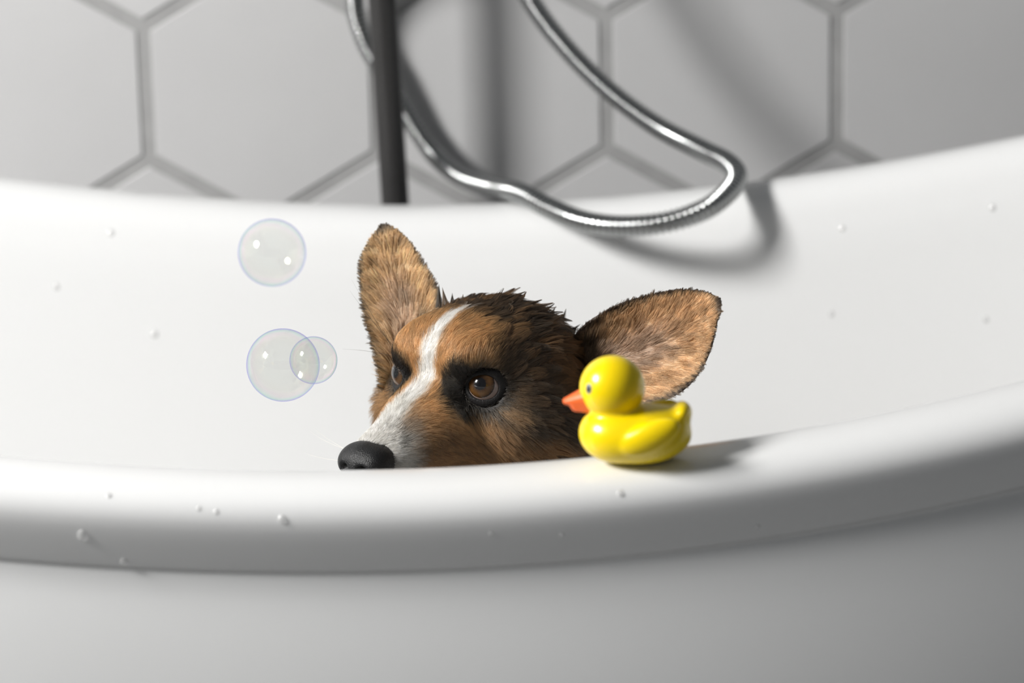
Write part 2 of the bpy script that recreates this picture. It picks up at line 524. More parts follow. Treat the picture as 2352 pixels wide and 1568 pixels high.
M_DUCK = mat_pb('yellow_vinyl', (0.90, 0.66, 0.002), 0.23, spec=0.5, sss=0.12, var=0.02, scale=30)
M_BEAK = mat_pb('orange_paint', (0.86, 0.14, 0.018), 0.48, var=0.04, scale=60)
M_DEYE = mat_pb('dark_paint', (0.03, 0.035, 0.05), 0.3)
M_DEYE2 = mat_pb('grey_paint', (0.32, 0.36, 0.30), 0.35)
duck = empty('rubber_duck', DUCK)
mesh_obj('body', v @ DR.T + DUCK, f, M_DUCK, duck)
def beak_sdf(p):
    p = p * 1000.0
    a = p.copy()
    up = d_cone(p, (22, 0, 34.0), (33.2, 0, 31.2), 6.0, 2.2, (1, 1.3, 0.8))
    lo = d_cone(p, (21, 0, 29.6), (28.6, 0, 28.4), 5.2, 2.8, (1, 1.2, 0.9))
    return smin(up, lo, 3.5) / 1000.0
v, f = surface_nets(beak_sdf, (0.014, -0.012, 0.02), (0.040, 0.012, 0.043), 0.0008)
mesh_obj('beak', v @ DR.T + DUCK, f, M_BEAK, duck)
for s in (-1, 1):
    n = np.array((0.70, s * 0.70, 0.14)); n /= np.linalg.norm(n)
    c = np.array((11.2, 0, 37.8)) + n * np.array((15.9, 15.4, 15.7))
    ang = np.linspace(0, 2 * math.pi, 20, endpoint=False)
    t1 = np.cross(n, (0, 0, 1)); t1 /= np.linalg.norm(t1); t2 = np.cross(n, t1)
    def disc(r, hgt):
        vv = []; ff = []
        for k, (rr, hh) in enumerate(((1.0, -0.5), (0.92, 0.15 * hgt), (0.6, 0.55 * hgt), (0.25, 0.8 * hgt))):
            for b in ang: vv.append(c + r * rr * (math.cos(b) * t1 * 0.82 + math.sin(b) * t2) + n * (hh - r * r * rr * rr / 32))
        for k in range(3):
            for j in range(20):
                ff.append((k * 20 + j, k * 20 + (j + 1) % 20, (k + 1) * 20 + (j + 1) % 20, (k + 1) * 20 + j))
        ff.append(tuple(range(60, 80)))
        return np.array(vv) / 1000 @ DR.T + DUCK, ff
    v, f = disc(2.9, 0.55)
    e = mesh_obj('eye', v, f, M_DEYE2, duck)
    c = c + n * 0.12
    v, f = disc(2.1, 0.8)
    mesh_obj('pupil', v, f, M_DEYE, e)
tag(duck, 'yellow rubber duck with an orange beak sitting on the near bathtub rim', 'rubber duck')

# ------------------------------------------------------------------ soap bubbles
def bubble_mat():
    m, nt, b = new_mat('soap_film')
    nt.nodes.remove(b)
    out = nt.nodes['Material Output']
    lw = nt.nodes.new('ShaderNodeLayerWeight'); lw.inputs['Blend'].default_value = 0.5
    tc = nt.nodes.new('ShaderNodeTexCoord')
    nz = nt.nodes.new('ShaderNodeTexNoise'); nz.inputs['Scale'].default_value = 22; nz.inputs['Distortion'].default_value = 1.2
    nt.links.new(tc.outputs['Object'], nz.inputs['Vector'])
    ad = nt.nodes.new('ShaderNodeMath'); ad.operation = 'MULTIPLY_ADD'
    nt.links.new(nz.outputs['Fac'], ad.inputs[0]); ad.inputs[1].default_value = 0.85
    nt.links.new(lw.outputs['Facing'], ad.inputs[2])
    rp = nt.nodes.new('ShaderNodeValToRGB')          # interference colours across the film
    cr = rp.color_ramp
    cols = [(0.2, (0.80, 0.88, 0.84)), (0.5, (0.72, 0.95, 0.70)), (0.72, (0.98, 0.95, 0.62)), (0.9, (0.98, 0.50, 0.82)), (1.05, (0.50, 0.92, 0.80)), (1.25, (0.62, 0.60, 0.98))]
    cr.elements[0].position = 0.2 / 1.4; cr.elements[0].color = (*cols[0][1], 1)
    cr.elements[1].position = 1.25 / 1.4; cr.elements[1].color = (*cols[-1][1], 1)
    for p, c in cols[1:-1]:
        e = cr.elements.new(p / 1.4); e.color = (*c, 1)
    dv = nt.nodes.new('ShaderNodeMath'); dv.operation = 'DIVIDE'; dv.inputs[1].default_value = 1.4
    nt.links.new(ad.outputs[0], dv.inputs[0]); nt.links.new(dv.outputs[0], rp.inputs['Fac'])
    gl = nt.nodes.new('ShaderNodeBsdfGlossy'); gl.inputs['Roughness'].default_value = 0.015
    nt.links.new(rp.outputs['Color'], gl.inputs['Color'])
    tr = nt.nodes.new('ShaderNodeBsdfTransparent'); tr.inputs['Color'].default_value = (0.955, 0.958, 0.952, 1)
    pw = nt.nodes.new('ShaderNodeMath'); pw.operation = 'POWER'; pw.inputs[1].default_value = 5.0
    nt.links.new(lw.outputs['Facing'], pw.inputs[0])
    tm = nt.nodes.new('ShaderNodeMix'); tm.data_type = 'RGBA'; tm.blend_type = 'MULTIPLY'
    tm.inputs['A'].default_value = (0.962, 0.965, 0.958, 1)
    nt.links.new(pw.outputs[0], tm.inputs['Factor']); nt.links.new(rp.outputs['Color'], tm.inputs['B'])
    nt.links.new(tm.outputs['Result'], tr.inputs['Color'])
    fr = nt.nodes.new('ShaderNodeMath'); fr.operation = 'MULTIPLY_ADD'; fr.inputs[1].default_value = 0.35; fr.inputs[2].default_value = 0.07
    nt.links.new(pw.outputs[0], fr.inputs[0])
    mx = nt.nodes.new('ShaderNodeMixShader')
    nt.links.new(fr.outputs[0], mx.inputs[0]); nt.links.new(tr.outputs[0], mx.inputs[1]); nt.links.new(gl.outputs[0], mx.inputs[2])
    nt.links.new(mx.outputs[0], out.inputs['Surface'])
    return m
M_BUB = bubble_mat()
for px, py, pr, dep, lab in ((625, 580, 78, 1.78, 'clear soap bubble floating alone above the two touching bubbles'),
                             (650, 838, 84, 1.60, 'large clear soap bubble floating left of the dog, overlapped by a smaller one'),
                             (720, 827, 55, 1.55, 'smallest clear soap bubble, overlapping the large bubble beside the dog')):
    bm = bmesh.new()
    bmesh.ops.create_uvsphere(bm, u_segments=64, v_segments=32, radius=pr / FPX * dep)
    for w in bm.verts: w.co.z *= 1.0 + 0.012 * math.sin(px)
    bo = bm_obj('soap_bubble', bm, M_BUB)
    bo.location = Vector(atD(px, py, dep))
    bo.rotation_euler = (px, py, 0.4)
    tag(bo, lab, 'soap bubble', 'soap bubbles floating in the tub')

# ------------------------------------------------------------------ dog
# head frame: origin between the eyes, f forwards, l to the dog's left, u up
DEY = 1.593
ORG = atD(1008, 875, DEY)
HY = math.radians(38.5)
HF = np.array((-math.sin(HY), -math.cos(HY), 0.0))
HL = np.array((math.cos(HY), -math.sin(HY), 0.0))
HU = np.array((0.0, 0.0, 1.0))
HM = np.stack([HF, HL, HU])                          # rows: frame axes in world space
def to_world(p): return np.asarray(p) @ HM + ORG
def vec_world(p): return np.asarray(p) @ HM
GND = (FLOOR_Z + 0.004 - ORG[2]) * 1000.0            # tub floor in the head frame, mm
EYE_C = np.array((-8.5, 26.5, -0.5)); EYE_R = 11.3
EYE_AX = np.array((0.83, 0.54, 0.10)); EYE_AX /= np.linalg.norm(EYE_AX)
AX = np.array((-0.91, 0.41)); SD = np.array((0.41, 0.91))
def bp(a, s, u):                                     # body point: a along the spine, s sideways
    return (-60 + AX[0] * a + SD[0] * s, AX[1] * a + SD[1] * s, u)
def dog_sdf_mm(p):
    a = p.copy(); a[..., 1] = np.abs(a[..., 1])
    d = d_ell(p, (-43, 0, 0.5), (47, 49, 37))                                  # skull
    d = smin(d, d_ell(a, (-12, 17, 13), (23, 17, 17)), 12)
    d = smin(d, d_ell(p, (-20, 0, 12), (27, 20, 23)), 10)                    # brows
    d = smin(d, d_ell(a, (-36, 31, -24), (36, 30, 27)), 13)                  # cheeks
    d = smin(d, d_ell(p, (2, 0, -18), (32, 22, 19)), 12)                     # under the stop
    d = smin(d, d_cone(p, (8, 0, -27), (54, 0, -34.5), 24, 15.0, (1, 1.12, 0.95)), 12)   # muzzle
    d = smin(d, d_cone(p, (20, 0, -44), (50, 0, -49), 15, 10.5), 8)            # lower jaw
    e = np.sqrt(((a - EYE_C.astype(np.float32)) ** 2).sum(-1))
    d = smin(d, e - 13.0, 5)                                                 # lids swell round the eyeball
    c = (a - EYE_C.astype(np.float32)) @ EYE_AX.astype(np.float32)
    lat = np.sqrt(np.maximum(e * e - c * c, 0))
    d = smax(d, -(np.maximum(lat - 11.0, 3.0 - c)), 2.0)                       # the eye opening
    d = smin(d, d_cone(p, (-56, 0, -31), bp(35, 0, -112), 48, 70), 22)       # neck
    d = smin(d, d_cone(p, bp(40, 0, -150), bp(70, 0, -215), 78, 90), 30)     # chest
    d = smin(d, d_cone(p, bp(80, 0, -230), bp(300, 0, -325), 92, 98), 30)    # trunk
    for s in (-1, 1):
        d = smin(d, d_ell(p, bp(285, s * 82, -355), (78, 52, 75)), 25)       # thighs
        d = smin(d, d_cone(p, bp(25, s * 58, -250), bp(2, s * 56, GND + 28), 38, 20), 18)   # fore legs
        d = smin(d, d_ell(p, bp(-12, s * 56, GND + 16), (33, 25, 16.5)), 10)
        d = smin(d, d_cone(p, bp(270, s * 104, GND + 24), bp(190, s * 106, GND + 18), 23, 18), 14)  # hind feet
    d = smin(d, d_cone(p, bp(380, 0, GND + 75), bp(420, 0, GND + 85), 26, 15), 15)           # stub tail
    return d
def dog_sdf(p): return dog_sdf_mm(p.astype(np.float32) * 1000.0) / 1000.0

# value noise for coat variation
def vnoise(p, sc):
    q = p * sc
    return (np.sin(q[..., 0] * 1.3 + 1.7 * np.sin(q[..., 1] * 0.9 + 0.4)) + np.sin(q[..., 1] * 1.1 + 1.3 * np.sin(q[..., 2] * 1.2 + 2.0)) + np.sin(q[..., 2] * 1.5 + 1.9 * np.sin(q[..., 0] * 0.8))) / 3
TAN = np.array((0.66, 0.405, 0.185)); TAN2 = np.array((0.44, 0.25, 0.108)); WHITE = np.array((0.98, 0.96, 0.92))
DARK = np.array((0.040, 0.027, 0.018)); BLACK = np.array((0.012, 0.010, 0.009)); SABLE = np.array((0.17, 0.095, 0.042)); GREY = np.array((0.42, 0.40, 0.37))
def coat(p):
    """colour of the coat at head-frame points (mm)"""
    f, l, u = p[:, 0], p[:, 1], p[:, 2]
    a = np.abs(l)
    n1 = vnoise(p, 0.11); n2 = vnoise(p + 40, 0.35); n3 = vnoise(p + 90, 0.9)
    col = np.tile(TAN, (len(p), 1))
    def mix(c, w):
        nonlocal col
        w = np.clip(w, 0, 1)[:, None]
        col = col * (1 - w) + np.asarray(c) * w
    mix(TAN2, sst(-12, -28, u + n1 * 6) * sst(60, 40, f))
    mix(SABLE, 0.55 * sst(-0.1, 0.7, n2) * sst(8, -20, f))
    # dark mantle over the crown and behind the eyes
    mant = np.maximum(sst(-14, -34, f + n1 * 7 + n2 * 4 - (u - 20) * 0.25) * sst(2, 16, u), sst(0, -15, f + n1 * 5 + n2 * 5) * sst(-36, -24, u + n1 * 6) * sst(24, 38, a))
    mix(DARK, mant * 0.94)
    mix(SABLE, mant * 0.8 * sst(0.15, 0.6, n2 + n3 * 0.5))
    mix(SABLE, sst(-30, -50, u + n1 * 8) * sst(-30, -50, f) * 0.8)
    # blaze
    lc = -4.5 * sst(10, 42, f)
    ws = np.interp(f, [-25, -12, 0, 12, 26, 42, 56, 80], [1.6, 2.8, 4.2, 5.2, 7.0, 10, 15, 20])
    mix(WHITE, (1 - sst(ws * 0.75, ws * 1.25, np.abs(l - lc + n2 * 1.2))) * sst(-26, -14, f + n2 * 3) * sst(-60, -40, -np.abs(u) + 20))
    # pale muzzle with grey flecks
    mz = sst(36, 54, f + n1 * 5 + n2 * 3)
    mix(WHITE * 0.88, mz)
    mix(GREY * 0.35, mz * sst(0.15, 0.7, n2 + n3 * 0.4) * 0.6 * sst(-40, -24, u) * sst(-2, 8, l))
    mix(GREY * 0.5, 0.6 * np.exp(-((f - 40) / 9) ** 2 - ((l - 10) / 9) ** 2) * sst(-40, -20, u))
    # black round the eyes
    ea = np.stack([f, a, u], -1) - (EYE_C + EYE_AX * 11 + np.array((2.0, -1.5, -0.8)))
    er = np.linalg.norm(ea * np.array((0.95, 0.9, 1.12)), axis=1) + n2 * 1.5
    mix(BLACK, sst(20.5, 14.5, er))
    ti = np.linalg.norm((np.stack([f, a, u], -1) - np.array((11, 21, 0))) * np.array((0.85, 1.0, 0.72)), axis=1)
    mix(BLACK, sst(13, 8, ti + n2 * 1.5))
    # body: sable back, white chest and legs
    bod = sst(-95, -130, u - np.minimum(f + 70, 0) * 0.25)
    al = (f + 60) * AX[0] + l * AX[1]
    mix(SABLE * 0.8 + 0.02 * n1[:, None], bod * sst(20, 60, al))
    mix(WHITE * 0.85, bod * sst(50, 20, al))
    mix(WHITE * 0.85, bod * sst(GND + 90, GND + 60, u))
    return np.clip(col, 0.003, 1)

DOG_BASE = to_world(np.array(bp(120, 0, GND)) / 1000.0)
dog = empty('corgi_dog', DOG_BASE)

def fur_mat():
    m, nt, b = new_mat('wet_fur')
    at = nt.nodes.new('ShaderNodeAttribute'); at.attribute_name = 'fur_col'
    nt.links.new(at.outputs['Color'], b.inputs['Base Color'])
    b.inputs['Roughness'].default_value = 0.45
    b.inputs['Specular IOR Level'].default_value = 0.3
    hb = nt.nodes.new('ShaderNodeBsdfHair'); hb.component = 'Reflection'
    hb.inputs['Color'].default_value = (0.95, 0.86, 0.74, 1); hb.inputs['RoughnessU'].default_value = 0.18; hb.inputs['RoughnessV'].default_value = 0.7
    tl = nt.nodes.new('ShaderNodeBsdfTranslucent'); nt.links.new(at.outputs['Color'], tl.inputs['Color'])
    m0 = nt.nodes.new('ShaderNodeMixShader'); m0.inputs[0].default_value = 0.45
    nt.links.new(b.outputs[0], m0.inputs[1]); nt.links.new(tl.outputs[0], m0.inputs[2])
    mx = nt.nodes.new('ShaderNodeMixShader'); mx.inputs[0].default_value = 0.07
    nt.links.new(m0.outputs[0], mx.inputs[1]); nt.links.new(hb.outputs[0], mx.inputs[2])
    nt.links.new(mx.outputs[0], nt.nodes['Material Output'].inputs['Surface'])
    return m
def skin_mat():
    m, nt, b = new_mat('coat_skin')
    at = nt.nodes.new('ShaderNodeAttribute'); at.attribute_name = 'fur_col'
    tc = nt.nodes.new('ShaderNodeTexCoord')
    nz = nt.nodes.new('ShaderNodeTexNoise'); nz.inputs['Scale'].default_value = 350; nz.inputs['Detail'].default_value = 3
    nt.links.new(tc.outputs['Object'], nz.inputs['Vector'])
    mr = nt.nodes.new('ShaderNodeMapRange'); mr.inputs['To Min'].default_value = 0.6; mr.inputs['To Max'].default_value = 1.0
    nt.links.new(nz.outputs['Fac'], mr.inputs['Value'])
    mx = nt.nodes.new('ShaderNodeVectorMath'); mx.operation = 'SCALE'
    nt.links.new(at.outputs['Color'], mx.inputs[0]); nt.links.new(mr.outputs['Result'], mx.inputs['Scale'])
    nt.links.new(mx.outputs[0], b.inputs['Base Color'])
    b.inputs['Roughness'].default_value = 0.6
    return m
M_FUR, M_SKIN = fur_mat(), skin_mat()
M_NOSE = mat_pb('black_wet_nose', (0.006, 0.006, 0.0065), 0.40, spec=0.36, var=0.2, scale=200, bump=0.45, bscale=1500)
M_LID = mat_pb('black_eyelid', (0.008, 0.007, 0.007), 0.5, spec=0.3, var=0.2, scale=200, bump=0.4, bscale=900)

def set_vcol(o, cols):
    a = o.data.attributes.new('fur_col', 'FLOAT_COLOR', 'POINT')
    a.data.foreach_set('color', np.concatenate([cols, np.ones((len(cols), 1))], 1).astype(np.float32).ravel())

sv, sf = surface_nets(dog_sdf, (-0.50, -0.16, GND / 1000 - 0.006), (0.10, 0.33, 0.05), 0.0034)
body = mesh_obj('body', to_world(sv), sf[:, ::-1], M_SKIN, dog)
set_vcol(body, coat(sv * 1000))

def strand_object(name, P, cols, r0, parent, taper=0.25):
    """P (N,K,3) world points -> one hair-curves object"""
    N, K, _ = P.shape
    hcv = bpy.data.hair_curves.new(name)
    hcv.add_curves([K] * N)
    off = np.array(abs_loc(parent))
    hcv.points.foreach_set('position', (P - off).astype(np.float32).ravel())
    s = np.linspace(0, 1, K)
    prof = (1 - s ** 1.6 * (1 - taper))
    rad = (np.asarray(r0).reshape(-1, 1) * prof[None, :]) * np.ones((N, 1))
    hcv.points.foreach_set('radius', rad.astype(np.float32).ravel())
    a = hcv.attributes.new('fur_col', 'FLOAT_COLOR', 'CURVE')
    a.data.foreach_set('color', np.concatenate([cols, np.ones((N, 1))], 1).astype(np.float32).ravel())
    hcv.materials.append(M_FUR)
    o = bpy.data.objects.new(name, hcv)
    COL.objects.link(o)
    o.parent = parent
    return o

def tri_sample(verts, faces, weight, n):
    q = np.asarray(faces)
    tri = np.concatenate([q[:, [0, 1, 2]], q[:, [0, 2, 3]]])
    A, B, Cc = verts[tri[:, 0]], verts[tri[:, 1]], verts[tri[:, 2]]
    area_ = 0.5 * np.linalg.norm(np.cross(B - A, Cc - A), axis=1)
    w = area_ * weight((A + B + Cc) / 3)
    pick = rng.choice(len(tri), n, p=w / w.sum())
    r1, r2 = rng.random(n), rng.random(n)
    m = r1 + r2 > 1; r1[m], r2[m] = 1 - r1[m], 1 - r2[m]
    return A[pick] + r1[:, None] * (B - A)[pick] + r2[:, None] * (Cc - A)[pick]

def unit(v): return v / (np.linalg.norm(v, axis=-1, keepdims=True) + 1e-9)

def clump(P, roots, n_seed, strength, power=1.2, spread=0.15):
    """draw neighbouring strands together towards their tips, as wet hair does"""
    N, K, _ = P.shape
    seeds = rng.choice(N, n_seed, replace=False)
    kd = KDTree(n_seed)
    for i, s in enumerate(seeds): kd.insert(roots[s], i)
    kd.balance()
    near = np.array([seeds[kd.find(r)[1]] for r in roots])
    t = np.linspace(0, 1, K) ** power
    w = (np.asarray(strength).reshape(-1, 1) * t[None, :])[..., None]
    target = P[near] + (roots - roots[near])[:, None, :] * spread
    return P * (1 - w) + target * w, near

# ---- coat of the head and neck
def head_w(c):
    m = c * 1000
    w = np.where(m[:, 0] > -110, 1.0, 0.25)
    w *= np.where(m[:, 2] < -75, 0.12, 1.0)
    w *= np.where(m[:, 2] < -140, 0.3, 1.0)
    w *= 1 + 1.2 * sst(20, 60, m[:, 0])
    w *= np.where((m[:, 1] < -20) & (m[:, 0] < -20), 0.55, 1.0)
    return w
NH = 175000
roots = tri_sample(sv, sf, head_w, NH)
rm = roots * 1000
am = rm.copy(); am[:, 1] = np.abs(am[:, 1])
ed = am - EYE_C
er = np.linalg.norm(ed, axis=1)
ecos = (ed @ EYE_AX) / np.maximum(er, 1e-3)
keep = ~((er < 16.5) & (ecos > 0.66))
keep &= ~((rm[:, 0] > 58) & (np.abs(rm[:, 1]) < 13) & (rm[:, 2] > -43) & (rm[:, 2] < -23))
roots, rm, am = roots[keep], rm[keep], am[keep]
N = len(roots)
nrm = grad(dog_sdf, roots.astype(np.float32), 0.0015).astype(float)
f_, l_, u_ = rm[:, 0], rm[:, 1], rm[:, 2]
sg = np.sign(l_) * np.clip(np.abs(l_) / 18, 0, 1)
fore = sst(-40, -15, f_) * sst(40, 10, f_) * sst(-6, 10, u_)           # forehead: sweep upwards and out
cheek = sst(-5, -30, u_) * sst(45, 20, f_)
v0 = np.stack([-np.ones(N), 0.30 * sg, np.zeros(N)], -1)
v0 += fore[:, None] * np.stack([0.3 * np.ones(N), 0.12 * sg, 0.9 * np.ones(N)], -1)
v0 += cheek[:, None] * np.stack([np.zeros(N), 0.25 * sg, -0.45 * np.ones(N)], -1)
v0 += sst(-70, -120, u_)[:, None] * np.array((0.4, 0, -1.2))
mus = sst(40, 60, f_)
v0 += mus[:, None] * np.stack([np.zeros(N), 0.5 * sg, -0.5 * np.ones(N) * sst(-22, -34, u_)], -1)
re = am - (EYE_C + EYE_AX * 9)
rd = np.linalg.norm(re, axis=1)
re[:, 1] *= np.sign(l_)
v0 += (sst(30, 13, rd) * 1.6)[:, None] * unit(re)
v0 += rng.normal(0, 0.09, (N, 3)) + 0.22 * np.stack([vnoise(rm, 0.25), vnoise(rm + 30, 0.25), vnoise(rm + 60, 0.25)], -1)
tan_ = unit(v0 - (v0 * nrm).sum(1, keepdims=True) * nrm)
crown = sst(-25, -45, f_) * sst(5, 22, u_)
length = np.interp(f_, [-130, -80, -45, -20, 5, 25, 45, 62], [28, 22, 14, 10, 7.5, 5.5, 4.0, 3.0])
length *= 1 + 0.35 * cheek * sst(-10, -35, f_) + 0.7 * sst(-25, -45, l_) * sst(14, -10, f_) * sst(8, -10, u_)
length = np.where(rd < 22, np.minimum(length, 3.0 + np.maximum(0, rd - 12) * 0.7), length)
length *= rng.uniform(0.7, 1.2, N)
lift = np.radians(13 + 20 * crown * sst(-85, -50, f_) + 7 * cheek + rng.normal(0, 4, N))
frg = cheek * sst(-4, -20, f_) * sst(30, 44, np.abs(l_))
lift = lift + np.radians(10) * frg + np.radians(16) * sst(-30, -45, l_) * sst(14, -5, f_) * sst(8, -10, u_)
lift = np.where(f_ > 45, np.radians(14), lift)
K = 7
s_ = np.linspace(0, 1, K)
dirs = tan_ * np.cos(lift)[:, None] + nrm * np.sin(lift)[:, None]
droop = np.stack([np.zeros(N), np.zeros(N), -0.18 * np.ones(N)], -1) - 0.22 * nrm * np.sin(lift)[:, None]
L_ = (length / 1000)[:, None, None]
P = roots[:, None, :] - nrm[:, None, :] * 0.0006 + dirs[:, None, :] * L_ * s_[None, :, None] + droop[:, None, :] * L_ * (s_ ** 2)[None, :, None]
wet = np.clip(0.35 + 0.5 * sst(-10, -40, f_) + 0.2 * cheek, 0, 0.9) * sst(70, 30, f_)
P, near = clump(P, roots, N // 22, wet * rng.uniform(0.75, 1.0, N))
mantle = sst(-8, -26, f_)
P, nearb = clump(P, roots, N // 95, mantle * rng.uniform(0.6, 0.88, N), 1.1, 0.12)
rnd_c = rng.random(N)
# extra spiky locks along the crown
spk = crown * (rng.random(N) < 0.6)
Pn, near2 = clump(P, roots, N // 130, 0.97 * spk, 0.9, 0.03)
P = Pn + (nrm * (spk * (0.007 * np.maximum(0, rnd_c[near2] - 0.35)))[:, None])[:, None, :] * (s_ ** 2)[None, :, None]
d = dog_sdf(P.reshape(-1, 3).astype(np.float32)).reshape(N, K)
tgt = 0.0004 + 0.0012 * s_[None, :]
P[:, 1:] += nrm[:, None, :] * np.maximum(0, tgt - d)[:, 1:, None]
cols = coat(rm + rng.normal(0, 0.8, rm.shape))
cols *= np.clip(rng.normal(1.0, 0.18, (N, 1)) + 0.5 * (rnd_c[near] - 0.5)[:, None] + (mantle * 1.1 * (rnd_c[nearb] - 0.45))[:, None], 0.35, 2.0)
lk = (mantle * (rnd_c[nearb] > 0.66) * rng.uniform(0, 0.6, N))[:, None]          # tawny locks among the dark ones
cols = cols * (1 - lk) + TAN2 * 0.8 * lk
strand_object('head_fur', to_world(P), np.clip(cols, 0, 1), rng.uniform(0.00004, 0.000078, N) * (1 + 0.3 * sst(0, -40, f_)), dog)

# ---- coat of the trunk and legs, coarser
NB = 26000
roots = tri_sample(sv, sf, lambda c: np.where(c[:, 2] < -0.075, 1.0, 0.0), NB)
rm = roots * 1000
nrm = grad(dog_sdf, roots.astype(np.float32), 0.002).astype(float)
v0 = np.tile(np.array((AX[0] * 0.9, AX[1] * 0.9, -0.6)), (NB, 1)) + rng.normal(0, 0.2, (NB, 3))
tan_ = unit(v0 - (v0 * nrm).sum(1, keepdims=True) * nrm)
length = np.where(rm[:, 2] < GND + 60, 8, 24) * rng.uniform(0.7, 1.2, NB) / 1000
P = roots[:, None, :] + (tan_ * 0.96 + nrm * 0.28)[:, None, :] * length[:, None, None] * s_[None, :, None]
P, near = clump(P, roots, NB // 20, 0.7 * np.ones(NB))
d = dog_sdf(P.reshape(-1, 3).astype(np.float32)).reshape(NB, K)
P[:, 1:] += nrm[:, None, :] * np.maximum(0, 0.0015 - d)[:, 1:, None]
cols = coat(rm) * np.clip(rng.normal(1, 0.18, (NB, 1)), 0.5, 1.5)
strand_object('body_fur', to_world(P), np.clip(cols, 0, 1), rng.uniform(0.00012, 0.0002, NB), dog)

